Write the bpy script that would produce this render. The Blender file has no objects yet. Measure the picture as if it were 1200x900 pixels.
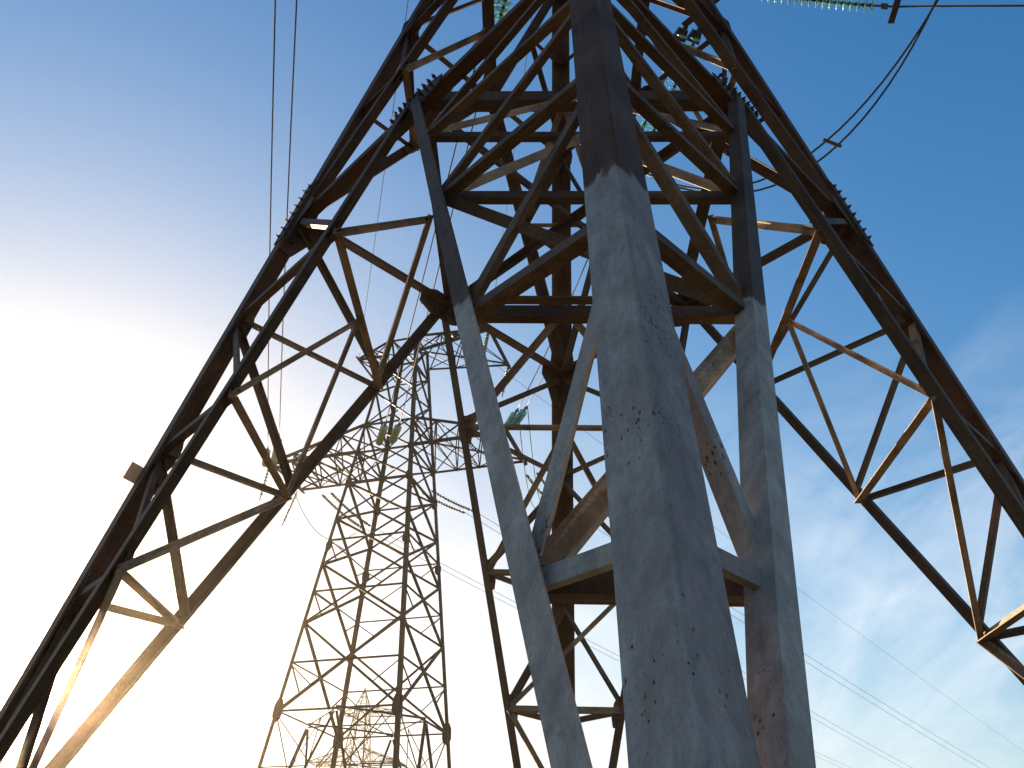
import bpy, math, random
from mathutils import Vector as V, Matrix

# ------------------------------------------------------------------ camera
S = bpy.context.scene
COL = S.collection
cam_d = bpy.data.cameras.new('camera')
cam = bpy.data.objects.new('camera', cam_d)
COL.objects.link(cam)
S.camera = cam
CP = V((-0.34862, -6.50757, 0.92675))
YAW, PIT, ROL = 0.036718, 0.601041, 0.027896
def cam_axes():
    cy, sy, cp, sp = math.cos(YAW), math.sin(YAW), math.cos(PIT), math.sin(PIT)
    f = V((-sy*cp, cy*cp, sp)); r = V((cy, sy, 0)); u = r.cross(f)
    c, s = math.cos(ROL), math.sin(ROL)
    return c*r + s*u, -s*r + c*u, f
r_, u_, f_ = cam_axes()
M = Matrix.Identity(4)
for i in range(3):
    M[i][0], M[i][1], M[i][2], M[i][3] = r_[i], u_[i], -f_[i], CP[i]
cam.matrix_world = M
cam_d.sensor_width = 36.0
cam_d.lens = 0.968754*1000/1200*36.0
cam_d.clip_start = 0.05
cam_d.clip_end = 20000

# ------------------------------------------------------------------ light
SUN_DIR = V((-0.50030, 0.83996, 0.21016)).normalized()       # towards the sun
SUN_EL = math.asin(SUN_DIR.z)
SUN_AZ = math.atan2(SUN_DIR.x, SUN_DIR.y)                     # from +Y towards +X
SKY_STRENGTH = 0.064
SUN_STRENGTH = 5.0
EXPOSURE = 2.1

W = bpy.data.worlds.new("World")
S.world = W
W.use_nodes = True
nt = W.node_tree
nt.nodes.clear()
N = nt.nodes.new
out = N('ShaderNodeOutputWorld'); bg = N('ShaderNodeBackground'); sky = N('ShaderNodeTexSky')
sky.sky_type = 'NISHITA'
sky.sun_disc = False
sky.sun_elevation = SUN_EL
sky.sun_rotation = SUN_AZ
sky.altitude = 50
sky.air_density = 1.0
sky.dust_density = 1.5
sky.ozone_density = 2.0
bg.inputs['Strength'].default_value = SKY_STRENGTH
# thin cirrus: soft tilted streaks low in the sky, looked up by direction
tc = N('ShaderNodeTexCoord'); sep = N('ShaderNodeSeparateXYZ')
nt.links.new(tc.outputs['Generated'], sep.inputs[0])
mp0 = N('ShaderNodeMapping'); mp0.inputs['Rotation'].default_value = (0, 0, math.radians(28))
nt.links.new(tc.outputs['Generated'], mp0.inputs[0])
mp1 = N('ShaderNodeMapping'); mp1.inputs['Rotation'].default_value = (0, math.radians(24), 0)
nt.links.new(mp0.outputs[0], mp1.inputs[0])
mp = N('ShaderNodeMapping'); mp.inputs['Scale'].default_value = (4.2, 1.0, 11.0)
mp.inputs['Location'].default_value = (0.3, 0.0, 0.7)
nt.links.new(mp1.outputs[0], mp.inputs[0])
nz = N('ShaderNodeTexNoise'); nz.inputs['Scale'].default_value = 1.0; nz.inputs['Detail'].default_value = 8
nz.inputs['Roughness'].default_value = 0.6; nz.inputs['Distortion'].default_value = 0.9
nt.links.new(mp.outputs[0], nz.inputs[0])
rp = N('ShaderNodeMapRange'); rp.inputs[1].default_value = 0.36; rp.inputs[2].default_value = 0.74
rp.inputs[3].default_value = 0.0; rp.inputs[4].default_value = 0.60
nt.links.new(nz.outputs['Fac'], rp.inputs[0])
# cirrus only low in the sky (below about 40 degrees)
lo = N('ShaderNodeMapRange'); lo.inputs[1].default_value = 0.58; lo.inputs[2].default_value = 0.30
nt.links.new(sep.outputs['Z'], lo.inputs[0])
ml = N('ShaderNodeMath'); ml.operation = 'MULTIPLY'
nt.links.new(rp.outputs[0], ml.inputs[0]); nt.links.new(lo.outputs[0], ml.inputs[1])
mixc = N('ShaderNodeMixRGB'); mixc.inputs['Color2'].default_value = (4.6, 4.6, 4.7, 1)
nt.links.new(ml.outputs[0], mixc.inputs['Fac']); hs = N('ShaderNodeHueSaturation'); hs.inputs['Saturation'].default_value = 1.38
nt.links.new(sky.outputs[0], hs.inputs['Color'])
# the glare round the sun rolls off softly, as on film: c / sqrt(1 + (c/k)^2)
def vm(op, a, b=None):
    n = N('ShaderNodeVectorMath'); n.operation = op
    for i, x in enumerate((a, b)):
        if x is None: continue
        if isinstance(x, tuple): n.inputs[i].default_value = x
        else: nt.links.new(x, n.inputs[i])
    return n.outputs[0]
hsb = vm('MULTIPLY', hs.outputs[0], (1.0, 0.985, 1.06))
k1 = vm('DIVIDE', hsb, (4.9, 4.78, 4.50)); k2 = vm('ADD', vm('MULTIPLY', k1, k1), (1.0, 1.0, 1.0))
soft = vm('DIVIDE', hsb, vm('POWER', k2, (0.5, 0.5, 0.5)))
nt.links.new(soft, mixc.inputs['Color1'])
nt.links.new(mixc.outputs[0], bg.inputs['Color']); nt.links.new(bg.outputs[0], out.inputs['Surface'])

sun_d = bpy.data.lights.new('sun', 'SUN')
sun_d.energy = SUN_STRENGTH
sun_d.angle = math.radians(0.5)
sun_d.color = (1.0, 0.74, 0.46)
sun = bpy.data.objects.new('sun', sun_d)
COL.objects.link(sun)
sun.rotation_euler = (-SUN_DIR).to_track_quat('-Z', 'Y').to_euler()
sun.location = (0, 0, 60)

S.view_settings.view_transform = 'Standard'
S.view_settings.look = 'None'
S.view_settings.exposure = EXPOSURE
S.view_settings.gamma = 1.0
S.view_settings.use_curve_mapping = False

# ------------------------------------------------------------------ materials
def new_mat(name):
    m = bpy.data.materials.new(name); m.use_nodes = True
    t = m.node_tree; b = t.nodes['Principled BSDF']
    return m, t, b
def ramp(t, fac, stops):
    r = t.nodes.new('ShaderNodeValToRGB'); e = r.color_ramp.elements
    e[0].position, e[0].color = stops[0][0], (*stops[0][1], 1)
    e[1].position, e[1].color = stops[-1][0], (*stops[-1][1], 1)
    for p, c in stops[1:-1]:
        x = e.new(p); x.color = (*c, 1)
    t.links.new(fac, r.inputs[0]); return r.outputs[0]
def noise(t, vec, scale, detail=5, rough=0.6, dist=0.0):
    n = t.nodes.new('ShaderNodeTexNoise')
    n.inputs['Scale'].default_value = scale; n.inputs['Detail'].default_value = detail
    n.inputs['Roughness'].default_value = rough; n.inputs['Distortion'].default_value = dist
    t.links.new(vec, n.inputs['Vector']); return n.outputs['Fac']
def mapping(t, vec, scale):
    m = t.nodes.new('ShaderNodeMapping'); m.inputs['Scale'].default_value = scale
    t.links.new(vec, m.inputs[0]); return m.outputs[0]
def mixrgb(t, fac, a, b, mode='MIX'):
    m = t.nodes.new('ShaderNodeMixRGB'); m.blend_type = mode
    for i, x in ((0, fac), (1, a), (2, b)):
        if isinstance(x, (int, float)): m.inputs[i].default_value = x
        elif isinstance(x, tuple): m.inputs[i].default_value = (*x, 1)
        else: t.links.new(x, m.inputs[i])
    return m.outputs[0]
def math_(t, op, a, b=0.0):
    m = t.nodes.new('ShaderNodeMath'); m.operation = op
    for i, x in ((0, a), (1, b)):
        if isinstance(x, (int, float)): m.inputs[i].default_value = x
        else: t.links.new(x, m.inputs[i])
    return m.outputs[0]
def maprange(t, x, a, b, c=0.0, d=1.0):
    m = t.nodes.new('ShaderNodeMapRange')
    m.inputs[1].default_value, m.inputs[2].default_value = a, b
    m.inputs[3].default_value, m.inputs[4].default_value = c, d
    t.links.new(x, m.inputs[0]); return m.outputs[0]
def bump(t, b, h, strength, dist):
    n = t.nodes.new('ShaderNodeBump'); n.inputs['Strength'].default_value = strength
    n.inputs['Distance'].default_value = dist
    t.links.new(h, n.inputs['Height']); t.links.new(n.outputs[0], b.inputs['Normal'])

GRAY_TOP = 4.38      # height of the fresh grey coat above the tower's base (object z)
def steel(name, brown_dark, brown_light, gray=None, tint=(1, 1, 1)):
    m, t, b = new_mat(name)
    co = t.nodes.new('ShaderNodeTexCoord')
    ob, uv = co.outputs['Object'], co.outputs['UV']
    big = noise(t, ob, 2.3, 6, 0.65, 0.4)
    st = noise(t, mapping(t, uv, (1.3, 26, 1)), 1.0, 5, 0.65)       # streaks that run along the bar
    fine = noise(t, ob, 55, 4, 0.7)
    base = ramp(t, big, [(0.32, brown_dark), (0.68, brown_light)])
    worn = ramp(t, math_(t, 'ADD', math_(t, 'MULTIPLY', st, 0.75), math_(t, 'MULTIPLY', fine, 0.25)),
                [(0.52, (0, 0, 0)), (0.72, (1, 1, 1))])
    pale = tuple(min(1, c*2.1 + 0.02) for c in brown_light)
    col = mixrgb(t, math_(t, 'MULTIPLY', worn, 0.40), base, pale)
    col = mixrgb(t, 1.0, col, ramp(t, fine, [(0.25, (0.72, 0.70, 0.68)), (0.75, (1.12, 1.12, 1.12))]), 'MULTIPLY')
    rough = 0.62
    h = fine
    if gray:
        z = t.nodes.new('ShaderNodeSeparateXYZ'); t.links.new(ob, z.inputs[0])
        wob = noise(t, mapping(t, ob, (14, 14, 3.0)), 1.0, 7, 0.72)
        edge = math_(t, 'ADD', z.outputs[2], math_(t, 'MULTIPLY', math_(t, 'SUBTRACT', wob, 0.5), 0.4))
        mask = math_(t, 'MULTIPLY', maprange(t, edge, gray+0.02, gray-0.02), maprange(t, z.outputs[1], -1.15, -1.25))
        gcol = ramp(t, noise(t, mapping(t, ob, (7, 7, 3)), 1.0, 7, 0.72), [(0.28, (0.160, 0.157, 0.160)), (0.52, (0.248, 0.243, 0.245)), (0.76, (0.355, 0.350, 0.350))])
        run = noise(t, mapping(t, uv, (1.6, 34, 1)), 1.0, 5, 0.7)
        gcol = mixrgb(t, 1.0, gcol, ramp(t, run, [(0.30, (0.90, 0.89, 0.88)), (0.58, (1.04, 1.04, 1.04))]), 'MULTIPLY')
        patch = noise(t, mapping(t, ob, (3.0, 3.0, 1.6)), 1.0, 3, 0.5, 1.2)
        gcol = mixrgb(t, maprange(t, patch, 0.58, 0.66, 0, 0.35), gcol, (0.175, 0.165, 0.15))
        gcol = mixrgb(t, 1.0, gcol, tint, 'MULTIPLY')
        # the +x flange is coloured darker as its shaded side, and is more chipped
        shade_and_chips = math_(t, 'MULTIPLY', maprange(t, z.outputs[0], -0.012, 0.004), maprange(t, z.outputs[0], 0.30, 0.26))
        gcol = mixrgb(t, shade_and_chips, gcol, mixrgb(t, 1.0, gcol, (0.84, 0.76, 0.76), 'MULTIPLY'))
        sp = noise(t, ob, 85, 4, 0.7)
        blot = noise(t, mapping(t, ob, (16, 16, 9)), 1.0, 6, 0.75, 0.6)
        gcol = mixrgb(t, 1.0, gcol, ramp(t, blot, [(0.30, (0.72, 0.72, 0.73)), (0.55, (1.0, 1.0, 1.0)), (0.75, (1.14, 1.14, 1.13))]), 'MULTIPLY')
        gcol = mixrgb(t, maprange(t, sp, 0.56, 0.68, 0, 0.55), gcol, (0.12, 0.115, 0.11))
        # chipped spots with rust showing through, longer than wide
        v = t.nodes.new('ShaderNodeTexVoronoi'); v.inputs['Scale'].default_value = 1.0
        v.inputs['Randomness'].default_value = 1.0
        wv = mixrgb(t, 0.30, mapping(t, ob, (80, 80, 44)), t.nodes.new('ShaderNodeTexNoise').outputs['Color'])
        t.links.new(wv, v.inputs['Vector'])
        where = noise(t, mapping(t, ob, (4.2, 4.2, 2.2)), 1.0, 4, 0.6)
        thr = maprange(t, math_(t, 'ADD', where, math_(t, 'MULTIPLY', shade_and_chips, 0.05)), 0.53, 0.78, 0.0, 0.36)
        wobble = math_(t, 'MULTIPLY', math_(t, 'SUBTRACT', noise(t, ob, 130, 4, 0.75), 0.5), 0.75)
        chip = math_(t, 'LESS_THAN', math_(t, 'ADD', v.outputs['Distance'], wobble), thr)
        halo = maprange(t, math_(t, 'SUBTRACT', math_(t, 'ADD', v.outputs['Distance'], wobble), thr), 0.0, 0.16, 0.45, 0.0)
        halo = math_(t, 'MULTIPLY', halo, maprange(t, where, 0.52, 0.62))
        gcol = mixrgb(t, halo, gcol, (0.15, 0.115, 0.085))
        rust = ramp(t, fine, [(0.3, (0.022, 0.012, 0.008)), (0.7, (0.10, 0.055, 0.028))])
        gcol = mixrgb(t, chip, gcol, rust)
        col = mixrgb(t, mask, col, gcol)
        h = math_(t, 'SUBTRACT', math_(t, 'ADD', fine, math_(t, 'MULTIPLY', sp, 0.8)), math_(t, 'MULTIPLY', math_(t, 'MULTIPLY', chip, mask), 1.5))
    t.links.new(col, b.inputs['Base Color'])
    b.inputs['Roughness'].default_value = rough
    b.inputs['Specular IOR Level'].default_value = 0.13
    bump(t, b, h, 0.5, 0.006)
    return m
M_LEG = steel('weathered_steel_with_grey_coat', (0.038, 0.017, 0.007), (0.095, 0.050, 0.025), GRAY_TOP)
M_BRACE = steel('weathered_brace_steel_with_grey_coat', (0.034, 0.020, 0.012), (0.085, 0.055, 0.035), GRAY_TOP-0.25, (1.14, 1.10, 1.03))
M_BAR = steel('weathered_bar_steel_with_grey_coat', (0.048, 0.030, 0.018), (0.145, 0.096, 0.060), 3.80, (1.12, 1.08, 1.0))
M_BROWN = steel('weathered_brown_steel', (0.036, 0.022, 0.013), (0.100, 0.065, 0.041))
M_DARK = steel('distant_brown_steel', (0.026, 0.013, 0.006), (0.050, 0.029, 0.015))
M_STRUT = steel('worn_sunlit_steel', (0.080, 0.053, 0.034), (0.370, 0.265, 0.178))  # worn struts, with sunlight put into the colour by a paler tan

def flat_mat(name, col, rough=0.6, metal=0.0, var=0.25, scale=20):
    m, t, b = new_mat(name)
    co = t.nodes.new('ShaderNodeTexCoord')
    n = noise(t, co.outputs['Object'], scale, 4)
    t.links.new(ramp(t, n, [(0.3, tuple(c*(1-var) for c in col)), (0.7, tuple(min(1, c*(1+var)) for c in col))]), b.inputs['Base Color'])
    b.inputs['Roughness'].default_value = rough; b.inputs['Metallic'].default_value = metal
    return m
M_WIRE = flat_mat('aluminium_cable', (0.045, 0.045, 0.050), 0.75, 0.0)
M_IRON = flat_mat('dark_fitting_iron', (0.05, 0.045, 0.04), 0.5, 0.4)
M_PLATE = flat_mat('faded_sign_back', (0.60, 0.36, 0.20), 0.6, 0.0, 0.12)
M_CONC = flat_mat('concrete', (0.32, 0.31, 0.29), 0.9, 0, 0.2, 9)
def glass_mat(name, col):
    m, t, b = new_mat(name)
    co = t.nodes.new('ShaderNodeTexCoord')
    t.links.new(ramp(t, noise(t, co.outputs['Object'], 6, 2), [(0.3, tuple(c*0.85 for c in col)), (0.7, col)]), b.inputs['Base Color'])
    b.inputs['Roughness'].default_value = 0.12
    b.inputs['Transmission Weight'].default_value = 0.55
    b.inputs['IOR'].default_value = 1.45
    return m
M_GLASS = glass_mat('teal_glass', (0.42, 0.80, 0.76))
M_GLASS2 = glass_mat('yellow_green_glass', (0.62, 0.66, 0.36))

# ground
mg, t, b = new_mat('dry_steppe_grass')
co = t.nodes.new('ShaderNodeTexCoord')
n1 = noise(t, co.outputs['Object'], 0.35, 8, 0.7); n2 = noise(t, co.outputs['Object'], 14, 6, 0.75)
gc = ramp(t, n1, [(0.3, (0.050, 0.055, 0.022)), (0.5, (0.095, 0.080, 0.038)), (0.72, (0.15, 0.115, 0.062))])
gc = mixrgb(t, 1.0, gc, ramp(t, n2, [(0.2, (0.5, 0.5, 0.5)), (0.8, (1.3, 1.3, 1.3))]), 'MULTIPLY')
t.links.new(gc, b.inputs['Base Color']); b.inputs['Roughness'].default_value = 0.95
bump(t, b, n2, 0.8, 0.08)

# ------------------------------------------------------------------ helpers
GROUND = -0.6
def link(name, me, parent=None, loc=None):
    o = bpy.data.objects.new(name, me); COL.objects.link(o)
    if parent is not None: o.parent = parent
    if loc is not None: o.location = loc
    return o
def thing(name, label, cat, loc, group=None):
    o = link(name, None, None, loc); o.empty_display_size = 0.3
    o['label'] = label; o['category'] = cat
    if group: o['group'] = group
    return o
class MB:
    """collects geometry for ONE mesh"""
    def __init__(s): s.v, s.f, s.uv = [], [], []
    def prism(s, A, B, prof, smooth=False):
        """prof: list of offset vectors (V) round the axis A->B, extruded from A to B"""
        n = len(prof); o = len(s.v); L = (B-A).length; u0 = random.uniform(0, 40)
        s.v += [A+p for p in prof] + [B+p for p in prof]
        per = [0.0]
        for i in range(n): per.append(per[-1] + (prof[(i+1) % n]-prof[i]).length)
        v0 = random.uniform(0, 10)
        for i in range(n):
            j = (i+1) % n
            s.f.append((o+i, o+j, o+n+j, o+n+i))
            s.uv += [(u0, v0+per[i]), (u0, v0+per[i+1]), (u0+L, v0+per[i+1]), (u0+L, v0+per[i])]
        s.f.append(tuple(o+i for i in reversed(range(n)))); s.uv += [(u0, v0)]*n
        s.f.append(tuple(o+n+i for i in range(n))); s.uv += [(u0, v0)]*n
    def plate(s, pts, n, t):
        """flat plate: polygon pts, extruded by t along -n"""
        n = n.normalized(); c = len(pts); o = len(s.v)
        s.v += [p for p in pts] + [p - n*t for p in pts]
        s.f.append(tuple(o+i for i in range(c))); s.f.append(tuple(o+c+i for i in reversed(range(c))))
        e = (pts[1]-pts[0]).normalized(); g = n.cross(e)
        q = [((p-pts[0]).dot(e), (p-pts[0]).dot(g)) for p in pts]
        s.uv += q + list(reversed(q))
        for i in range(c):
            j = (i+1) % c
            s.f.append((o+j, o+i, o+c+i, o+c+j)); s.uv += [q[j], q[i], q[i], q[j]]
    def cyl(s, A, B, r, seg=6, r2=None):
        d = (B-A).normalized(); a = d.orthogonal().normalized(); b_ = d.cross(a); r2 = r if r2 is None else r2
        o = len(s.v)
        for P, q in ((A, r), (B, r2)):
            for i in range(seg):
                w = 2*math.pi*i/seg; s.v.append(P + (a*math.cos(w)+b_*math.sin(w))*q)
        for i in range(seg):
            j = (i+1) % seg; s.f.append((o+i, o+j, o+seg+j, o+seg+i)); s.uv += [(0, 0), (0, .05), (.3, .05), (.3, 0)]
        s.f.append(tuple(o+i for i in reversed(range(seg)))); s.uv += [(0, 0)]*seg
        s.f.append(tuple(o+seg+i for i in range(seg))); s.uv += [(0, 0)]*seg
    def tube(s, pts, r, seg=6):
        o = len(s.v); k = len(pts)
        for i, P in enumerate(pts):
            d = (pts[min(i+1, k-1)] - pts[max(i-1, 0)]).normalized()
            a = d.cross(V((0, 0, 1)));  a = a.normalized() if a.length > 1e-3 else V((1, 0, 0))
            b_ = a.cross(d)
            for q in range(seg):
                w = 2*math.pi*q/seg; s.v.append(P + (a*math.cos(w)+b_*math.sin(w))*r)
        for i in range(k-1):
            for q in range(seg):
                j = (q+1) % seg
                s.f.append((o+i*seg+q, o+i*seg+j, o+(i+1)*seg+j, o+(i+1)*seg+q)); s.uv += [(0, 0)]*4
        s.f.append(tuple(o+q for q in reversed(range(seg)))); s.uv += [(0, 0)]*seg
        s.f.append(tuple(o+(k-1)*seg+q for q in range(seg))); s.uv += [(0, 0)]*seg
    def lathe(s, A, B, prof, seg=14):
        """prof: (distance along A->B, radius)"""
        d = (B-A).normalized(); a = d.orthogonal().normalized(); b_ = d.cross(a); o = len(s.v); k = len(prof)
        for z, r in prof:
            for i in range(seg):
                w = 2*math.pi*i/seg; s.v.append(A + d*z + (a*math.cos(w)+b_*math.sin(w))*r)
        for m in range(k-1):
            for i in range(seg):
                j = (i+1) % seg
                s.f.append((o+m*seg+i, o+m*seg+j, o+(m+1)*seg+j, o+(m+1)*seg+i)); s.uv += [(0, 0)]*4
        s.f.append(tuple(o+i for i in reversed(range(seg)))); s.uv += [(0, 0)]*seg
        s.f.append(tuple(o+(k-1)*seg+i for i in range(seg))); s.uv += [(0, 0)]*seg
    def mesh(s, name, mat, base=V((0, 0, 0)), smooth=False):
        me = bpy.data.meshes.new(name)
        me.from_pydata([tuple(p-base) for p in s.v], [], s.f)
        ul = me.uv_layers.new(name='UVMap')
        for i, q in enumerate(s.uv): ul.data[i].uv = q
        me.materials.append(mat)
        if smooth:
            for p in me.polygons: p.use_smooth = True
        me.validate(); me.update()
        return me
    def build(s, name, mat, parent=None, base=V((0, 0, 0)), smooth=False):
        return link(name, s.mesh(name, mat, base, smooth), parent)

def L_profile(A, B, n, b1, b2, t, off, side):
    """angle section: flat flange b1 wide facing n, second flange b2 deep at edge 'side' (a direction)"""
    d = (B-A).normalized(); n = (n - d*n.dot(d)).normalized(); e = d.cross(n)
    if e.dot(side) < 0: e = -e
    h = b1/2
    pr = [(-h, -off), (h, -off), (h, -off-b2), (h-t, -off-b2), (h-t, -off-t*1.6), (h-t*1.6, -off-t), (-h, -off-t)]
    pts = [e*x + n*y for x, y in pr]
    if (pts[1]-pts[0]).cross(pts[2]-pts[1]).dot(d) > 0: pts.reverse()
    return pts
def angle(mb, A, B, n, b1, b2=None, t=0.009, off=0.0, side=None):
    if side is None: side = V((0, 0, -1))
    mb.prism(A, B, L_profile(A, B, n, b1, b1 if b2 is None else b2, t, off, side))

# ------------------------------------------------------------------ setting
gm = MB(); R = 6000.0; K = 24
ring = [V((R*math.cos(2*math.pi*i/64), R*math.sin(2*math.pi*i/64), GROUND)) for i in range(64)]
gm.v += ring; gm.f.append(tuple(range(64))); gm.uv += [(0, 0)]*64
g = gm.build('ground', mg); g['kind'] = 'structure'

HAZE = 0.0009
if HAZE:
    hm = bpy.data.materials.new('thin_haze'); hm.use_nodes = True
    ht = hm.node_tree; ht.nodes.clear()
    ho = ht.nodes.new('ShaderNodeOutputMaterial'); hv = ht.nodes.new('ShaderNodeVolumePrincipled')
    hv.inputs['Color'].default_value = (1.0, 0.88, 0.70, 1); hv.inputs['Density'].default_value = HAZE
    hv.inputs['Anisotropy'].default_value = 0.96
    ht.links.new(hv.outputs[0], ho.inputs['Volume'])
    m = MB()
    x0, x1, y0, y1, z0, z1 = -160, 160, -60, 210, GROUND-1.0, 34.0
    m.v = [V(p) for p in ((x0, y0, z0), (x1, y0, z0), (x1, y1, z0), (x0, y1, z0), (x0, y0, z1), (x1, y0, z1), (x1, y1, z1), (x0, y1, z1))]
    m.f = [(3, 2, 1, 0), (4, 5, 6, 7), (0, 1, 5, 4), (1, 2, 6, 5), (2, 3, 7, 6), (3, 0, 4, 7)]; m.uv = [(0, 0)]*24
    o = m.build('haze', hm); o['kind'] = 'stuff'
# ------------------------------------------------------------------ lattice towers
KEYS = ['N', 'R', 'F', 'L']                     # corners, counter-clockwise seen from above
DIRS = {'N': V((0, -1, 0)), 'R': V((1, 0, 0)), 'F': V((0, 1, 0)), 'L': V((-1, 0, 0))}
class Tower:
    def __init__(s, cx, cy, z0, yaw, wfun, root, mat_out, mat_in, leg_b):
        s.c = V((cx, cy, 0)); s.z0 = z0; s.yaw = yaw; s.wf = wfun; s.root = root; s.base = V(root.location)
        s.mo, s.mi, s.lb = mat_out, mat_in, leg_b; s.mb = M_BAR if mat_out is M_LEG else mat_out; s.ms = M_STRUT if mat_out is M_LEG else mat_in
        s.rot = Matrix.Rotation(yaw, 3, 'Z')
        s.pool = None
    def leg(s, k, z):
        return s.c + s.rot @ (DIRS[k]*s.wf(z)) + V((0, 0, s.z0+z))
    def mid(s, a, b_, z): return (s.leg(a, z)+s.leg(b_, z))/2
    def fn(s, a, b_, z=0.0):
        """outward normal of face a-b"""
        A, B, Cc = s.leg(a, z), s.leg(b_, z), s.leg(a, z+1.0)
        n = (B-A).cross(Cc-A).normalized()
        m = (A+B)/2 - s.c; m.z = 0
        return n if n.dot(m) > 0 else -n
    def on_leg(s, a, b_, z, ins):
        """point on face a-b, inset from the heel of leg a"""
        P, Q = s.leg(a, z), s.leg(b_, z); return P + (Q-P).normalized()*ins
    def put(s, mb, name, mat):
        if s.pool is not None:
            o = len(s.pool.v); s.pool.v += mb.v; s.pool.f += [tuple(i+o for i in f) for f in mb.f]; s.pool.uv += mb.uv; return None
        return mb.build(name, mat, s.root, s.base)
    def fbar(s, name, A, B, n, w, off, t=0.008, mat=None, w2=None, flip=False):
        """bar lying in a face with outward normal n; its standing flange on the left seen from outside"""
        mb = MB(); left = V((0, 0, 1)).cross(-n)*(-1 if flip else 1)
        d = (B-A).normalized()
        sd = left if abs(d.dot(left.normalized())) < 0.93 else V((0, 0, -1))
        angle(mb, A, B, n, w, w2, t, off, sd)
        return s.put(mb, name, mat or s.mo)
    def bar(s, name, A, B, n, w, off=0.0, t=0.008, mat=None, side=None, w2=None):
        mb = MB(); angle(mb, A, B, n, w, w2, t, off, side); return s.put(mb, name, mat or s.mi)
    def make_leg(s, k, zs):
        i = KEYS.index(k); nb = [KEYS[(i+1) % 4], KEYS[(i-1) % 4]]
        mb = MB(); b_, t = s.lb, 0.018 if s.lb > 0.15 else 0.012
        for z1, z2 in zip(zs[:-1], zs[1:]):
            A, B = s.leg(k, z1), s.leg(k, z2); d = (B-A).normalized()
            f = []
            for q in nb:
                x = s.leg(q, z1)-A; f.append((x - d*x.dot(d)).normalized())
            p, q = f
            c = 0.012
            pr = [p*b_, p*c, q*c, q*b_, q*b_+p*t, q*(t*2.0)+p*t, q*t+p*(t*2.0), p*b_+q*t]
            if (pr[1]-pr[0]).cross(pr[2]-pr[1]).dot(d) > 0: pr.reverse()
            mb.prism(A, B, pr)
        return s.put(mb, 'leg', s.mo)
    def gusset(s, P, n, up, w, h, off, t=0.010, taper=0.6, mat=None, bolts=None, name='gusset_plate'):
        """plate in the face plane centred on P; 'up' is its long direction"""
        n = n.normalized(); up = (up - n*up.dot(n)).normalized(); e = up.cross(n)
        q = P - n*off
        pts = [q+e*(x*w/2)+up*(y*h/2) for x, y in ((-taper, -1), (taper, -1), (1, -0.45), (1, 0.45), (taper, 1), (-taper, 1), (-1, 0.45), (-1, -0.45))]
        if (pts[1]-pts[0]).cross(pts[2]-pts[1]).dot(n) < 0: pts.reverse()
        mb = MB(); mb.plate(pts, n, t); o = s.put(mb, name, mat or s.mo)
        if bolts and o is not None:
            bm = MB()
            for x, y in bolts:
                c = q+e*(x*w/2)+up*(y*h/2)
                bm.cyl(c-n*0.05, c+n*(off+0.040), 0.010, 6)
                bm.cyl(c+n*(off+0.002), c+n*(off+0.022), 0.019, 6)
            bm.build('bolt_row', s.mi, o, s.base)
        return o
    def node_plate(s, a, b_, z, n, mat):
        """big bolted joint plate on leg a in face a-b, straight along the leg, pointed towards the side beam"""
        P = s.leg(a, z); d = (s.leg(a, z+1)-P).normalized(); e = (s.leg(b_, z)-P).normalized(); e = (e - d*e.dot(d)).normalized()
        q = P - n*0.0205
        pts = [q+e*x+d*y for x, y in ((0.022, -0.50), (0.022, 0.42), (0.205, 0.42), (0.25, 0.13), (0.40, 0.07), (0.42, -0.09), (0.33, -0.20), (0.205, -0.50))]
        if (pts[1]-pts[0]).cross(pts[2]-pts[1]).dot(n) < 0: pts.reverse()
        mb = MB(); mb.plate(pts, n, 0.012); o = s.put(mb, 'gusset_plate', mat)
        for x, ys in ((0.055, (-0.40, -0.28, -0.16, -0.04, 0.08, 0.20, 0.32)), (0.145, (-0.34, -0.22, -0.10, 0.02, 0.14, 0.26, 0.36))):
            bm = MB()
            for y in ys:
                c = q+e*x+d*y; f0 = 0.0205+0.014 if x < 0.2 else 0.001
                bm.cyl(c-n*0.045, c+n*(f0+0.040), 0.010, 6)
                bm.cyl(c+n*(f0+0.001), c+n*(f0+0.020), 0.019, 6)
            bm.build('bolt_row', s.mi, o, s.base)
        return o
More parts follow.
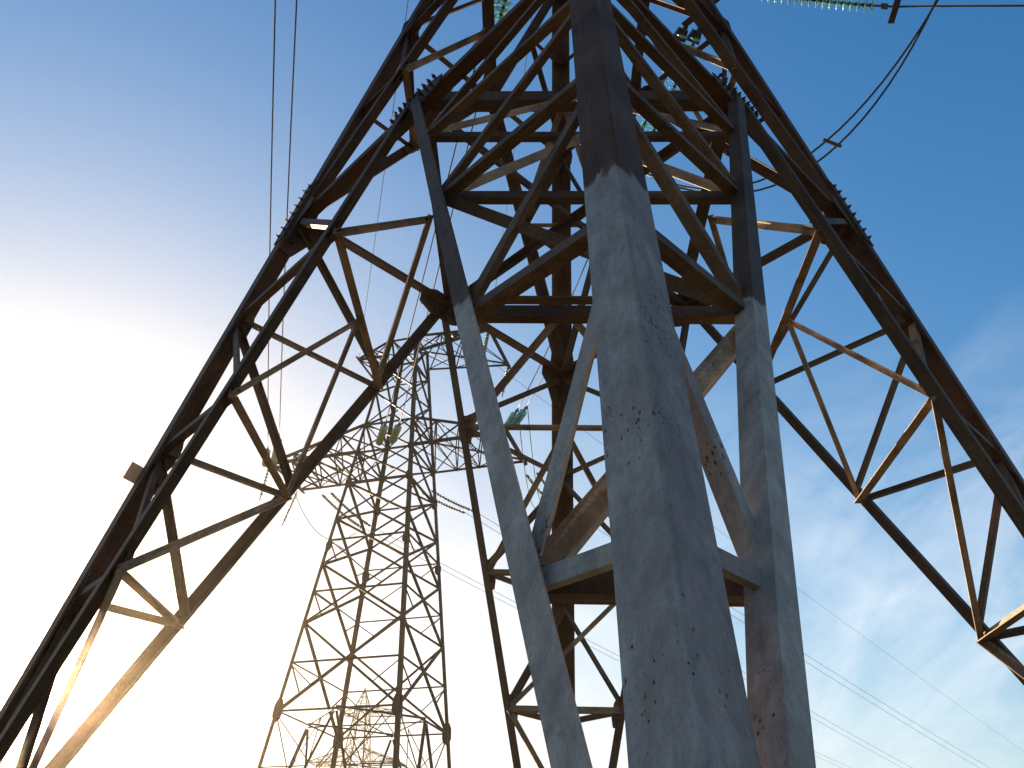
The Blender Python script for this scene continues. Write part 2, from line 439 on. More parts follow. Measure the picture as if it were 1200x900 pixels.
    # lower part: four V braces that rise from the feet to the middle of each side at height H
    def portal(s, H, lev, bw, detail=True, foot=0.0, mbw=0.108):
        """lev: {corner: (t1..t4)} brace parameters from the foot (0) to the top (1)"""
        ap = {}
        for i in range(4):
            a, b_ = KEYS[i], KEYS[(i+1) % 4]
            ap[a+b_] = ap[b_+a] = s.mid(a, b_, H)
        def dg(a, b_, t): return s.leg(a, foot).lerp(ap[a+b_], t)
        for i, a in enumerate(KEYS):
            prv, nxt = KEYS[(i-1) % 4], KEYS[(i+1) % 4]
            Lv = lev[a]
            # seen from outside, face with prv is on the left (N: L), with nxt on the right (N: R)
            for b_ in (prv, nxt):
                n = s.fn(a, b_)
                s.fbar('main_brace', dg(a, b_, 0.012), dg(a, b_, 0.985), n, mbw, -0.013, 0.011, M_BRACE if s.mo is M_LEG else None, None, (a+b_) == 'FL')
                # horizontal from leg to the middle of the side at H
                s.fbar('side_beam', s.on_leg(a, b_, H, 0.06), s.on_leg(b_, a, H, 0.0).lerp(ap[a+b_], 0.985), n, bw*0.85, 0.057, 0.010)
                zl = [foot+(H-foot)*x for x in Lv]
                rw = bw*0.48
                for j, x in enumerate(Lv):
                    s.fbar('lattice_bar', s.on_leg(a, b_, zl[j], 0.07), dg(a, b_, x), n, rw, 0.035, 0.007, s.mb, rw*0.4 if j == 3 else None)
                    top = H if j == 0 else zl[j-1]
                    s.fbar('lattice_bar', s.on_leg(a, b_, top-0.10, 0.07), dg(a, b_, x+0.012), n, rw, 0.046, 0.007, s.mb)
                if a == 'F' and detail:
                    dd = (ap[a+b_]-s.leg(a, foot)).normalized()
                    e = (s.leg(a, H)-ap[a+b_]).normalized()
                    for x in Lv:
                        s.gusset(dg(a, b_, x)+e*0.05, n, dd, 0.15, 0.36, 0.004, 0.006, 0.45, s.mb)
            # struts between the two braces of this corner
            out_ = DIRS[a].copy(); out_ = (s.rot @ out_)
            p = [dg(a, prv, x) for x in Lv]; q = [dg(a, nxt, x) for x in Lv]
            ins = -out_*0.035
            def hip(A, B, off, w_, t_, n_, mat_):
                d_ = (B-A).normalized()*0.008
                s.bar('corner_strut', A+d_+ins*off, B-d_+ins*off, n_, w_, 0, t_, mat_)
            for j in range(len(Lv)):
                hip(p[j], q[j], 1.0, bw*((0.42, 0.44, 0.44, 0.62)[j] if a == 'N' else 0.56), 0.008, out_, s.mi if a == 'N' else s.ms)  # sun and shade set by colour: front struts darker, other corners paler
            kk = 1.0 if a == 'N' else 0.72
            m0 = (p[0]+q[0])/2 + ins*1.4
            s.bar('corner_strut', m0, p[1]+ins*1.4, V((0, 0, 1)), bw*0.5*kk, 0, 0.008, s.ms, out_)
            s.bar('corner_strut', m0, q[1]+ins*1.4, V((0, 0, 1)), bw*0.5*kk, 0, 0.008, s.ms, out_)
            mid_in = out_*0.7+V((0, 0, -0.7))
            hip(p[1], q[2], 1.5, bw*0.54*kk, 0.009, V((0, 0, -1))+out_*0.9 if a == 'N' else out_, s.mi if a == 'N' else s.ms)  # front diagonal also takes the darker steel, as if in shade
            if len(Lv) > 3: hip(q[2], p[3], 1.8, bw*0.60*kk, 0.010, out_, s.ms)
            # from the first strut level up to the inner ring
            A1, A2 = ap[a+prv], ap[a+nxt]
            rm = (A1+A2)/2
            s.bar('corner_strut', rm, p[0]+ins*0.5, V((0, 0, 1)), bw*0.48, 0.012, 0.007, s.ms, out_)
            s.bar('corner_strut', rm, q[0]+ins*0.5, V((0, 0, 1)), bw*0.48, 0.012, 0.007, s.ms, out_)
            s.bar('ring_beam', A1+out_*-0.03+V((0, 0, 0.05)), A2+out_*-0.03+V((0, 0, 0.05)), out_, bw*0.95, 0.0, 0.010, s.mi)
        s.bar('ring_beam', ap['LN'], ap['RF'], V((0, 0, 1)), bw*0.6, 0.02, 0.009, s.mi, V((1, -1, 0)))
        s.bar('ring_beam', ap['NR'], ap['LF'], V((0, 0, 1)), bw*0.6, 0.05, 0.009, s.mi, V((1, 1, 0)))
        s.ap = ap
    # V braces from the legs at z1 up to the middle of each side at z2
    def chevron(s, z1, z2, w, detail=True, bend=False):
        for i, a in enumerate(KEYS):
            prv, nxt = KEYS[(i-1) % 4], KEYS[(i+1) % 4]
            out_ = s.rot @ DIRS[a]
            pq = []
            for b_ in (prv, nxt):
                n = s.fn(a, b_, z1); top = s.mid(a, b_, z2); bot = s.on_leg(a, b_, z1, 0.08)
                s.fbar('side_brace', bot, bot.lerp(top, 0.985), n, w, 0.034, 0.009)
                s.fbar('side_beam', s.on_leg(a, b_, z2, 0.06), top, n, w*0.7, 0.050, 0.008)
                d = bot.lerp(top, 0.52)
                s.fbar('lattice_bar', s.on_leg(a, b_, z1+(z2-z1)*0.52, 0.07), d, n, w*0.55, 0.050, 0.006)
                s.fbar('lattice_bar', s.on_leg(a, b_, z2-0.08, 0.07), d, n, w*0.55, 0.064, 0.006)
                if detail: s.gusset(d, n, top-bot, 0.15, 0.34, 0.078, 0.008, 0.6, s.mi)
                pq.append(d)
            A1, A2 = s.mid(a, prv, z2), s.mid(a, nxt, z2); ins = -out_*0.06
            s.bar('corner_strut', pq[0]+ins, pq[1]+ins, out_, w*0.6, 0, 0.007, s.ms)
            rm = (A1+A2)/2
            for d in pq: s.bar('corner_strut', rm, d+ins*1.3, V((0, 0, 1)), w*0.5, 0.012, 0.007, s.ms, out_)
            s.bar('ring_beam', A1-out_*0.03, A2-out_*0.03, out_, w*1.05, 0, 0.009, s.mi)
    # V from the middle of a side at z1 outwards to the legs at z2
    def vee(s, z1, z2, w):
        for i, a in enumerate(KEYS):
            for b_ in (KEYS[(i-1) % 4], KEYS[(i+1) % 4]):
                n = s.fn(a, b_, z1); bot = s.mid(a, b_, z1); top = s.on_leg(a, b_, z2, 0.07)
                s.fbar('side_brace', bot.lerp(top, 0.015), top, n, w, 0.034, 0.009)
                d = bot.lerp(top, 0.5)
                s.fbar('lattice_bar', s.on_leg(a, b_, z1+(z2-z1)*0.5, 0.07), d, n, w*0.55, 0.050, 0.006)
                s.fbar('lattice_bar', s.on_leg(a, b_, z1+0.1, 0.07), d, n, w*0.55, 0.064, 0.006)
                s.fbar('side_beam', s.on_leg(a, b_, z2, 0.06), s.mid(a, b_, z2), n, w*0.7, 0.050, 0.008)
    def xpanel(s, z1, z2, w, horiz=True, sub=True, top=False):
        for i, a in enumerate(KEYS):
            b_ = KEYS[(i+1) % 4]; n = s.fn(a, b_, z1); ins = min(0.07, s.lb/2)
            s.fbar('cross_brace', s.on_leg(a, b_, z1, ins), s.on_leg(b_, a, z2, ins), n, w, 0.024, 0.007)
            s.fbar('cross_brace', s.on_leg(b_, a, z1, ins), s.on_leg(a, b_, z2, ins), n, w, 0.036, 0.007)
            if horiz:
                # the crossing lies where the two diagonals meet
                w1, w2 = s.wf(z1), s.wf(z2); zc = z1 + (z2-z1)*w1/(w1+w2)
                s.fbar('side_beam', s.on_leg(a, b_, zc, ins), s.on_leg(b_, a, zc, ins), n, w*0.62, 0.048, 0.006)
            if sub:
                zc = z1 + (z2-z1)*0.5
                c1 = s.on_leg(a, b_, z1, ins).lerp(s.on_leg(b_, a, z2, ins), 0.26)
                c2 = s.on_leg(b_, a, z1, ins).lerp(s.on_leg(a, b_, z2, ins), 0.26)
                s.fbar('lattice_bar', s.on_leg(a, b_, zc, ins), c1, n, w*0.45, 0.058, 0.005)
                s.fbar('lattice_bar', s.on_leg(b_, a, zc, ins), c2, n, w*0.45, 0.058, 0.005)
            if top: s.fbar('side_beam', s.on_leg(a, b_, z2, ins), s.on_leg(b_, a, z2, ins), n, w*0.9, 0.068, 0.007)
    def arm(s, ang, z, ztop, Ln, half, w, npan=3, name='cross_arm'):
        """box arm with a flat underside, reaching Ln from the axis in direction ang; returns its two end corners"""
        a = s.rot @ V((math.cos(ang), math.sin(ang), 0)); b_ = V((-a.y, a.x, 0))
        O = s.c + V((0, 0, s.z0))
        h1 = s.wf(z)/math.sqrt(2); h2 = s.wf(ztop)/math.sqrt(2)
        keep = s.pool; mb = MB(); up = V((0, 0, 1))
        bar = lambda A, B, n, ww, sd=None, off=0: angle(mb, A, B, n, ww, None, 0.008, off, sd)
        T = {}
        for sg in (-1, 1):
            r0 = O + a*h1 + b_*(sg*h1) + up*z; r1 = O + a*h2 + b_*(sg*h2) + up*ztop
            tip = O + a*Ln + b_*(sg*half) + up*z
            bar(r0, tip, b_*sg, w*1.25, -up); bar(r1, tip+up*0.06, b_*sg, w*1.05, -up, 0.012)
            T[sg] = (r0, r1, tip)
            for j in range(npan):
                x0, x1 = j/npan, (j+1)/npan
                bar(r0.lerp(tip, x0), r1.lerp(tip, x1) if j < npan-1 else r1.lerp(tip, 0.97), b_*sg, w*0.62, None, 0.024)
                if j: bar(r0.lerp(tip, x0), r1.lerp(tip, x0), b_*sg, w*0.55, a, 0.036)
                bar(r1.lerp(tip, x0), r0.lerp(tip, x1), b_*sg, w*0.5, None, 0.048)
        for j in range(npan):
            x0, x1 = j/npan, (j+1)/npan
            for q, o in ((0, 0.0), (1, 0.01)):
                P = lambda sg, x: T[sg][q].lerp(T[sg][2], x)
                bar(P(-1, x0), P(1, x1), up, w*0.55, a, 0.015+o); bar(P(1, x0), P(-1, x1), up, w*0.55, a, 0.030+o)
                if j: bar(P(-1, x0), P(1, x0), up, w*0.6, a, 0.045+o)
        e1 = T[-1][2] - b_*0.22; e2 = T[1][2] + b_*0.22
        bar(e1, e2, a, w*1.5, -up, -0.02)
        s.put(mb, name, s.mi)
        return T[-1][2], T[1][2], a, b_
    def footing(s, zf):
        if s.pool is not None: return
        for k in KEYS:
            P = s.leg(k, zf); P = V((P.x, P.y, GROUND)); c = (V((s.c.x, s.c.y, GROUND))-P).normalized()*0.10
            mb = MB(); P = P + c
            mb.cyl(P+V((0, 0, -0.5)), P+V((0, 0, 0.16)), 0.42, 4, 0.36); mb.build('footing', M_CONC, s.root, s.base)

# ---- the near tower
HT = 7.66934; SL = 0.24820
def w_near(z): return 5.0 - SL*z if z < 15 else max(0.62, (5.0 - SL*15) - 0.11*(z-15))
near = thing('lattice_pylon', 'large brown steel lattice pylon towering over the camera, its nearest leg coated grey', 'pylon', (0, 0, GROUND))
T1 = Tower(0, 0, 0.0, 0.0, w_near, near, M_LEG, M_BROWN, 0.20)
for k in KEYS:
    T1.make_leg(k, [GROUND-0.05-0.0, 15.0, 22.5])
T1.portal(HT, {'N': (0.848, 0.665, 0.457, 0.241), 'R': (0.812, 0.610, 0.422, 0.225), 'F': (0.812, 0.605, 0.422, 0.225), 'L': (0.808, 0.606, 0.422, 0.19)}, 0.145)
T1.chevron(HT, 11.2, 0.125)
T1.vee(11.2, 14.6, 0.115)
T1.xpanel(14.6, 16.3, 0.085, False, False)
T1.xpanel(16.3, 18.2, 0.085, False, False, True)
T1.xpanel(18.2, 20.3, 0.08, False, False)
T1.xpanel(20.3, 22.4, 0.08, False, False, True)
T1.footing(0)
# bolted splice plates on the legs and where the V braces meet
for i, a in enumerate(KEYS):
    for b_ in (KEYS[(i-1) % 4], KEYS[(i+1) % 4]):
        n = T1.fn(a, b_); up = T1.leg(a, HT+1)-T1.leg(a, HT)
        T1.node_plate(a, b_, HT, n, M_BROWN)
        # cover strip over the joint, outside the leg
        mb = MB(); A = T1.on_leg(a, b_, HT-0.50, 0.10); B = T1.on_leg(a, b_, HT+0.42, 0.10); d = (B-A).normalized(); e = n.cross(d)
        mb.prism(A, B, [e*-0.085+n*0.003, e*0.085+n*0.003, e*0.085+n*0.017, e*-0.085+n*0.017][::-1]); mb.build('splice_strip', M_BROWN, near, T1.base)
        # small plates lower down the leg
        for z in (HT*0.80, HT*0.606, HT*0.425):
            T1.gusset(T1.on_leg(a, b_, z, 0.12), n, up, 0.20, 0.42, 0.0205, 0.010, 0.6, M_BROWN)
    b_ = KEYS[(i+1) % 4]
    n = T1.fn(a, b_); A = T1.mid(a, b_, HT)
    T1.gusset(A+V((0, 0, -0.06)), n, T1.leg(b_, HT)-T1.leg(a, HT), 0.36, 0.74, 0.0205, 0.012, 0.5, M_BROWN, [(x, y) for x in (-0.42, 0.38) for y in (-0.8, -0.6, -0.4, -0.2, 0.0, 0.2, 0.4, 0.6, 0.8)])
# plates where the inner ring meets the second V
for a, b_ in (('L', 'F'), ('F', 'R'), ('L', 'N'), ('N', 'R')):
    T1.gusset(T1.mid(a, b_, 11.16), T1.fn(a, b_, 9), T1.leg(b_, 11)-T1.leg(a, 11), 0.34, 0.62, 0.0205, 0.010, 0.5, M_BROWN, [(x, y) for x in (-0.4, 0.4) for y in (-0.7, -0.35, 0.0, 0.35, 0.7)])
    T1.gusset(T1.on_leg(a, b_, 11.2, 0.12), T1.fn(a, b_, 9), V((0, 0, 1)), 0.26, 0.5, 0.0205, 0.010, 0.6, M_BROWN)
    T1.gusset(T1.on_leg(b_, a, 11.2, 0.12), T1.fn(a, b_, 9), V((0, 0, 1)), 0.26, 0.5, 0.0205, 0.010, 0.6, M_BROWN)
# small blank plate behind the left leg
mb = MB(); n = T1.fn('L', 'F'); P = T1.on_leg('L', 'F', 4.36, 0.10); d = (T1.leg('L', 5)-T1.leg('L', 4)).normalized(); e = d.cross(n)
q = P + n*0.035
mb.plate([q-e*0.20-d*0.085, q+e*0.20-d*0.085, q+e*0.20+d*0.085, q-e*0.20+d*0.085], n, 0.006)
o = mb.build('sign_plate', M_PLATE, near, T1.base); o['label'] = 'small blank orange plate fixed behind the left leg'
# arms of the near tower (they leave the top of the picture)
r_tip = T1.arm(math.radians(45), 17.1, 19.0, 4.5, 0.45, 0.10)
l_tip = T1.arm(math.radians(225), 16.3, 18.2, 4.6, 1.25, 0.10)
u_tip = T1.arm(math.radians(45), 20.3, 22.4, 3.6, 1.0, 0.09)

# ---- the second tower behind
Q = (-6.03977, 22.83516, 7.16694, 0.510433, 0.13705)
def w_far(z): return max(0.5, 3.1 - Q[4]*z)
mid_t = thing('lattice_pylon', 'smaller brown lattice pylon with crossarms standing behind, seen between the legs of the big one', 'pylon', (Q[0], Q[1], GROUND))
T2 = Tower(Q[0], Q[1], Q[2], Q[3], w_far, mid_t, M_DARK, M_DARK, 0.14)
ZF = GROUND-Q[2]
def build_body(T, zf, detail):
    for k in KEYS: T.make_leg(k, [zf-0.05, 15.9])
    T.portal(0.0, {k: (0.78, 0.56, 0.30) for k in KEYS}, 0.062, False, zf, 0.085)
    zs = [0.0, 2.95, 5.15, 7.0, 8.6, 10.0, 11.35, 13.0, 14.4, 15.9]
    for j, (z1, z2) in enumerate(zip(zs[:-1], zs[1:])):
        T.xpanel(z1, z2, 0.085 if j < 4 else 0.07, j < 3, j < 3, z2 in (8.6, 10.0, 11.35, 14.4, 15.9))
    if detail:
        for z, ww, hh in ((0.0, 0.34, 0.7), (5.9, 0.26, 0.4), (8.6, 0.26, 0.42), (10.0, 0.22, 0.36)):
            for i, a in enumerate(KEYS):
                for b_ in (KEYS[(i-1) % 4], KEYS[(i+1) % 4]):
                    T.gusset(T.on_leg(a, b_, z, 0.10), T.fn(a, b_), V((0, 0, 1)), ww, hh, 0.0165, 0.008, 0.55)
    tips = {}
    tips['r'] = T.arm(math.radians(-45), 10.0, 11.35, 5.1, 1.25, 0.085, 4)
    tips['l'] = T.arm(math.radians(135), 10.0, 11.35, 5.0, 1.25, 0.085, 4)
    tips['u'] = T.arm(math.radians(-45), 15.0, 15.9, 4.25, 1.35, 0.08, 3)
    tips['p'] = T.arm(math.radians(135), 15.0, 15.9, 2.0, 0.8, 0.07, 2)
    return tips
tips = build_body(T2, ZF, True)
T2.footing(ZF)

# ---- the third tower, far off: one small mesh
far_xy = (-19.5, 89.6)
class _R: pass
rr = _R(); rr.location = (far_xy[0], far_xy[1], GROUND)
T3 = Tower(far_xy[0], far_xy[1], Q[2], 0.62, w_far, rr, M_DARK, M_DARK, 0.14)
T3.pool = MB()
tips3 = build_body(T3, ZF, False)
pk = T3.c + V((0, 0, T3.z0+17.9))
for k in KEYS: angle(T3.pool, T3.leg(k, 15.9), pk, T3.leg(k, 15.9)-T3.c, 0.10)
for z in (16.4, 16.9, 17.4):
    f = (17.9-z)/2.0
    for i, a in enumerate(KEYS):
        A = T3.c + T3.rot @ (DIRS[a]*w_far(15.9)*f) + V((0, 0, T3.z0+z)); B = T3.c + T3.rot @ (DIRS[KEYS[(i+1) % 4]]*w_far(15.9)*f) + V((0, 0, T3.z0+z))
        angle(T3.pool, A, B, V((0, 0, 1)), 0.07)
T3.root = None
o3 = link('lattice_pylon', T3.pool.mesh('far_pylon_lattice', M_DARK, V((far_xy[0], far_xy[1], GROUND))), None, (far_xy[0], far_xy[1], GROUND))
o3['label'] = 'tiny distant pylon visible low between the legs of the second pylon'; o3['category'] = 'pylon'

# ------------------------------------------------------------------ insulators and cables
_disc = {}
def disc_mesh(r, mat):
    k = (r, mat.name)
    if k not in _disc:
        m = MB(); z = V((0, 0, 0)); u = V((0, 0, 1))
        m.lathe(z, u, [(0.0, r*0.30), (0.012, r*0.72), (0.022, r*0.95), (0.030, r), (0.038, r*0.96), (0.048, r*0.66), (0.058, r*0.38), (0.07, r*0.30)], 16)
        _disc[k] = m.mesh('glass_disc', mat, smooth=True)
    return _disc[k]
def string(A, B, label, r=0.13, pitch=0.14, mat=None, lead=0.25, group=None, merged=False, sag=0.03):
    """insulator string from A (tower end) to B (cable end)"""
    mat = mat or M_GLASS
    t = thing('insulator_string', label, 'insulator', A, group)
    d = (B-A); L = d.length; d.normalize(); n = max(4, int((L-2*lead)/pitch))
    rod = MB(); up = V((0, 0, 1))
    def P(x): return A + d*x - up*(4*sag*L*(x/L)*(1-x/L))
    rod.tube([P(L*i/12) for i in range(13)], 0.022)
    x0 = (L-n*pitch)/2
    for e in (x0*0.55, L-x0*0.55):
        c = P(e); s_ = d.cross(up).normalized()
        rod.prism(c-d*0.06, c+d*0.06, [s_*0.045+up*0.03, s_*-0.045+up*0.03, s_*-0.045-up*0.03, s_*0.045-up*0.03])
    for i in range(n):
        x = x0+i*pitch; rod.cyl(P(x-0.035), P(x+0.012), 0.032, 8, 0.045)
    rod.build('cap_and_pin_rod', M_IRON, t, A)
    if merged:
        m = MB()
        for i in range(n):
            x = x0+i*pitch; a = P(x); e = (P(x+0.01)-P(x-0.01)).normalized()
            m.lathe(a, a+e, [(0.0, r*0.30), (0.022, r*0.95), (0.034, r), (0.048, r*0.7), (0.07, r*0.30)], 10)
        m.build('disc_stack', mat, t, A, True)
    else:
        for i in range(n):
            x = x0+i*pitch; a = P(x); e = (P(x+0.01)-P(x-0.01)).normalized()
            o = link('glass_disc', disc_mesh(r, mat), t, a-A)
            o.rotation_mode = 'QUATERNION'; o.rotation_quaternion = V((0, 0, 1)).rotation_difference(e)
    return t
def cable(pts, label, r=0.016, group=None, mat=None, cat='cable', name='power_cable'):
    m = MB(); A = pts[0]; m.tube(pts, r, 6); o = m.build(name, mat or M_WIRE, None, A, True); o.location = A
    o['label'] = label; o['category'] = cat
    if group: o['group'] = group
    return o
def span(A, B, sag, n=24, ext=1.0):
    p = []
    for i in range(n+1):
        x = ext*i/n; q = A.lerp(B, x); q.z -= 4*sag*x*(1-x); p.append(q)
    return p
def arc3(A, Mid, B, n=24):
    C0 = Mid*2 - (A+B)*0.5
    return [A*(1-x)**2 + C0*(2*x*(1-x)) + B*x**2 for x in [i/n for i in range(n+1)]]

up = V((0, 0, 1))
# right arm of the near tower: one string towards the second tower, one towards the right
RB, RF_ = r_tip[1], r_tip[0]                    # back and front corners of the arm end
rb_end = V((1.72, 6.25, 16.0)); rb_end2 = V((1.98, 6.35, 16.05))
string(RB+V((-0.1, 0.05, 0)), rb_end, 'left of two glass insulator strings high up, right of the nearest leg', 0.14, 0.15)
string(RB+V((0.2, 0.1, 0)), rb_end2, 'right of two glass insulator strings high up, right of the nearest leg', 0.14, 0.15)
rf_end = V((6.40, 2.60, 16.0))
string(RF_+V((0.1, 0, 0)), rf_end, 'teal glass insulator string along the top edge of the picture, right of the big pylon', 0.14, 0.13)
mb = MB(); mb.plate([rf_end+V((0.0, -0.22, 0.05)), rf_end+V((0.12, -0.22, 0.05)), rf_end+V((0.12, 0.30, -0.05)), rf_end+V((0.0, 0.30, -0.05))], V((0, 0, 1)), 0.03)
y = mb.build('yoke_plate', M_IRON, None, rf_end); y.location = rf_end; y['label'] = 'dark yoke plate at the cable end of the teal string at the top right'; y['category'] = 'cable fitting'
w_dir = V((2.47, -0.03, -0.05))
cable([rf_end + w_dir*x - up*0.012*x*x*0 for x in (0, 1, 2, 4, 8, 16, 30)], 'dark cable running right from the teal insulator string at the top right edge', 0.022)
for P, l in ((RB+V((-0.1, 0.05, 0)), 'left'), (RB+V((0.2, 0.1, 0)), 'right')):
    d = (rb_end-RB).normalized(); e = d.cross(up).normalized()
    mb = MB(); c = P+d*0.32
    mb.plate([c-e*0.10-d*0.14, c+e*0.10-d*0.14, c+e*0.15+d*0.10, c-e*0.15+d*0.10], d.cross(e), 0.10)
    o = mb.build('clevis_block', M_IRON, None, c); o.location = c
    o['label'] = 'dark %s clevis block at the arm end of the strings right of the nearest leg' % l; o['category'] = 'cable fitting'
# jumper pair
rf2 = V((6.38, 1.95, 16.0))
string(RF_+V((0.3, -0.12, 0)), rf2, 'second glass string of the right arm, just above the top edge of the picture', 0.14, 0.13)
cable([rf2 + w_dir*x for x in (0, 1, 2, 4, 8, 16, 30)], 'second cable running right from the right arm, just above the picture', 0.022)
j0 = rf2 + w_dir*0.36; j1 = rb_end2 + V((-0.05, 0.25, 0))
cable(arc3(j0, V((4.75, 5.15, 14.35)), j1), 'upper cable of the drooping pair at the right of the big pylon', 0.022, 'drooping jumper cables')
cable(arc3(j0+V((-0.08, 0.0, 0)), V((5.02, 5.22, 14.28)), j1+V((0.15, 0.1, -0.02))), 'lower cable of the drooping pair at the right of the big pylon', 0.022, 'drooping jumper cables')
mb = MB(); c = arc3(j0, V((4.75, 5.15, 14.35)), j1)[9]; c2 = arc3(j0+V((-0.08, 0.0, 0)), V((5.02, 5.22, 14.28)), j1+V((0.15, 0.1, -0.02)))[9]
mb.cyl(c-(c2-c)*0.3, c2+(c2-c)*0.3, 0.04, 8); o = mb.build('cable_spacer', M_IRON, None, c); o.location = c
o['label'] = 'small dark clamp joining the two drooping cables right of the big pylon'; o['category'] = 'cable fitting'

# strings of the second tower towards the near one and the cables between
near_w, far_w = tips['r'][0], tips['l'][0]
tr_end = [V((-1.03, 18.74, 17.2)), V((-0.69, 18.57, 17.2))]
string(tips['r'][0]+V((-0.1, 0, 0)), tr_end[0], 'left of two glass strings on the right arm of the second pylon', 0.15, 0.13, M_GLASS, 0.3, None, True)
string(tips['r'][0]+V((0.1, 0, 0)), tr_end[1], 'right of two glass strings on the right arm of the second pylon', 0.15, 0.13, M_GLASS, 0.3, None, True)
cable(span(tr_end[0], rb_end, 0.35), 'left cable running up from the right arm of the second pylon', 0.017)
cable(span(tr_end[1], rb_end2, 0.35), 'right cable running up from the right arm of the second pylon', 0.017)
tl_end = [V((-10.95, 21.6, 17.1)), V((-10.33, 20.9, 17.2))]
string(tips['l'][1]+V((-0.35, 0.3, 0)), tl_end[0]+V((0, 0, 0)), 'left glass string on the left arm tip of the second pylon', 0.14, 0.13, M_GLASS2, 0.2, None, True)
string(tips['l'][1]+V((0.1, 0, 0)), tl_end[1], 'right glass string on the left arm tip of the second pylon', 0.14, 0.13, M_GLASS2, 0.2, None, True)
LB = l_tip[0]
ll = [V((-4.55, -0.9, 16.1)), V((-4.12, -0.95, 16.1))]
string(LB+V((-0.25, 0, 0)), ll[0], 'outer insulator string on the left arm of the big pylon, above the picture', 0.14, 0.15, M_GLASS)
string(LB+V((0.1, 0, 0)), ll[1], 'inner insulator string on the left arm of the big pylon, above the picture', 0.14, 0.15, M_GLASS)
cable(span(tl_end[0], ll[0], 0.30), 'left one of the two upright cables against the sky left of the big pylon', 0.017)
cable(span(tl_end[1], ll[1], 0.30), 'right one of the two upright cables against the sky left of the big pylon', 0.017)
# middle phase
tm = [V((-6.0, 19.75, 17.2)), V((-5.47, 19.75, 17.2))]
ta = [V((-6.58, 21.55, 17.2)), V((-6.06, 21.41, 17.2))]
tb = [V((-1.58, 3.5, 16.0)), V((-1.36, 3.55, 16.0))]
string(ta[0], tm[0], 'left of two glass strings before the middle of the second pylon', 0.15, 0.13, M_GLASS2, 0.25, None, True)
string(ta[1], tm[1], 'right of two glass strings before the middle of the second pylon', 0.15, 0.13, M_GLASS2, 0.25, None, True)
body = T1.mid('L', 'F', 16.3)
string(body+V((-0.1, 0, 0)), tb[0], 'left of two glass strings at the top edge, left of the nearest leg', 0.14, 0.15, M_GLASS, 0.7)
string(body+V((0.12, 0.05, 0)), tb[1], 'right of two glass strings at the top edge, left of the nearest leg', 0.14, 0.15, M_GLASS, 0.7)
cable(span(tm[0], tb[0], 0.30), 'left cable of the middle pair between the two pylons', 0.017)
cable(span(tm[1], tb[1], 0.30), 'right cable of the middle pair between the two pylons', 0.017)
# ground wires between the towers
cable(span(tips['p'][1], V((-4.2, 7.2, 20.8)), 0.1, 20, 1.55), 'thin cable running up from the top left end of the second pylon', 0.010)
cable(span(tips['u'][0], V((-0.9, 8.4, 20.6)), 0.1, 20, 1.6), 'thin cable running up from the top right arm of the second pylon', 0.010)

# hanging strings on the upper arm and under the left arm
for P, l in ((tips['u'][0], 'yellow-green string hanging from the near end of the upper arm'), (tips['u'][1], 'yellow-green string hanging from the far end of the upper arm')):
    string(P+V((-0.05, 0, -0.05)), P+V((-0.25, -0.1, -1.75)), l, 0.075, 0.15, M_GLASS2, 0.15, None, True, 0.0)
for P, dx, l in ((tips['l'][1], -0.15, 'yellow-green string hanging from the far corner of the left arm'), (tips['l'][0], -0.55, 'yellow-green string hanging from the near corner of the left arm')):
    string(P+V((dx*0.3, 0, -0.05)), P+V((dx, 0, -1.7)), l, 0.075, 0.15, M_GLASS2, 0.15, None, True, 0.0)

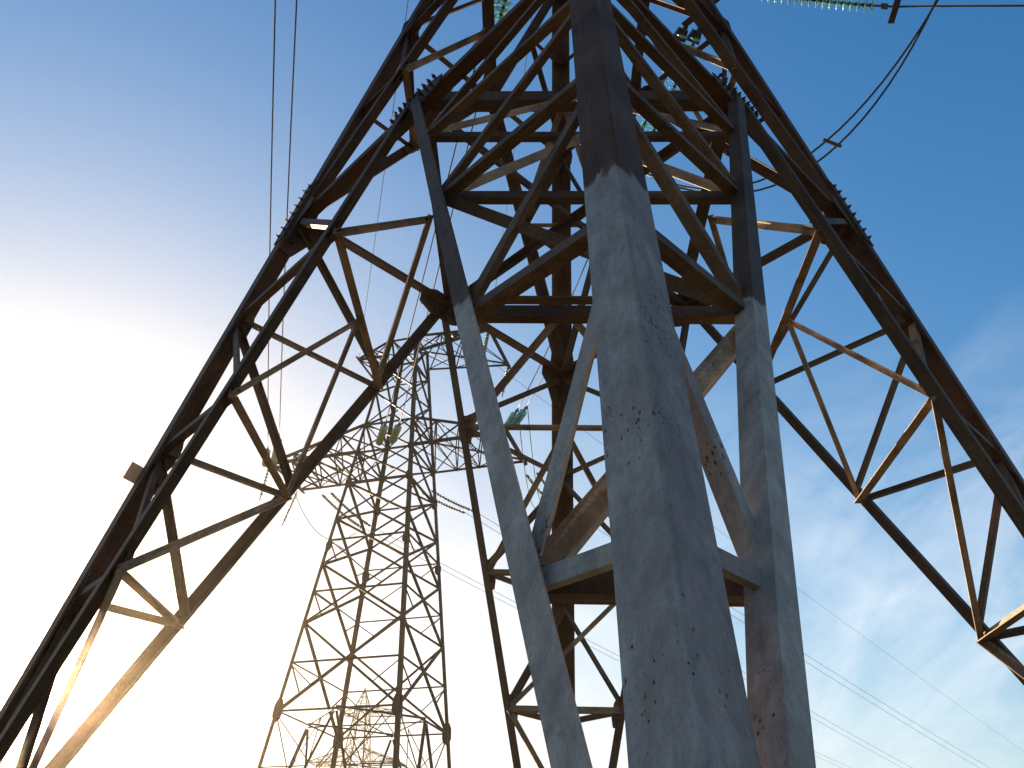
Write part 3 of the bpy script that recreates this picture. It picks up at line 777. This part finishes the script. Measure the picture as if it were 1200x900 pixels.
# the spans that leave the second tower towards the lower right
def away(start, through, label, r):
    """cable from start through a point far along, hanging between"""
    A, B = start, through
    d = B-A
    pts = []
    for i in range(41):
        x = 1.6*i/40
        q = A + V((d.x*x, d.y*x, 0)); 
        q.z = A.z + d.z*x + 0.9*(x*x - x)
        pts.append(q)
    cable(pts, label, r)
sD = [V((-9.55, 25.3, 16.95)), V((-8.32, 28.32, 16.8))]
sC = [V((-5.2, 24.99, 16.95)), V((-3.5, 26.85, 16.9))]
sB = [V((-0.75, 23.4, 17.0)), V((-0.1, 24.9, 16.9))]
for nm, (A, B) in (('left arm', sD), ('body', sC), ('right arm', sB)):
    for k, dx in enumerate((0.0, 0.42)):
        o_ = V((dx, -dx*0.45, -0.03))
        string(A+o_, B+o_, "%s of two slanting strings leaving the second pylon's %s towards the lower right" % (('left', 'right')[k], nm), 0.075, 0.15, M_GLASS2, 0.18, None, True)
away(sD[1], V((21.5, 70.5, 16.3)), 'upper cable of the lowest faint pair at the lower right', 0.011)
away(sD[1]+V((0.4, -0.2, 0)), V((22.1, 70.2, 16.3)), 'lower cable of the lowest faint pair at the lower right', 0.011)
away(sC[1], V((33.5, 76.8, 15.6)), 'upper cable of the middle faint pair at the lower right', 0.011)
away(sC[1]+V((0.4, -0.2, 0)), V((34.2, 76.5, 15.6)), 'lower cable of the middle faint pair at the lower right', 0.011)
away(sB[1], V((39.8, 75.2, 15.4)), 'upper cable of the highest faint pair at the lower right', 0.011)
away(sB[1]+V((0.4, -0.2, 0)), V((40.6, 75.0, 15.4)), 'lower cable of the highest faint pair at the lower right', 0.011)
away(V((-3.94, 21.89, 23.0)), V((55.0, 96.0, 21.3)), 'thin single cable crossing the sky at the lower right', 0.009)
mb = MB(); c = V((-3.94, 21.89, 23.02)); mb.lathe(c-up*0.16, c, [(0.0, 0.05), (0.06, 0.13), (0.16, 0.17), (0.26, 0.13), (0.32, 0.05)], 14)
o = mb.build('cable_ball', M_IRON, None, c, True); o.location = c; o['label'] = 'small dark ball on top of the upper arm of the second pylon'; o['category'] = 'cable fitting'
# jumper loops at the second tower
def loop(A, B, drop, label):
    cable(arc3(A, (A+B)/2-up*drop, B), label, 0.015)
loop(tl_end[1], sD[1], 2.1, 'drooping jumper cable under the left arm of the second pylon')
loop(tr_end[0], sB[1], 2.0, 'left drooping jumper cable under the right arm of the second pylon')
loop(tr_end[1], sB[1]+V((0.4, -0.2, 0)), 2.2, 'right drooping jumper cable under the right arm of the second pylon')
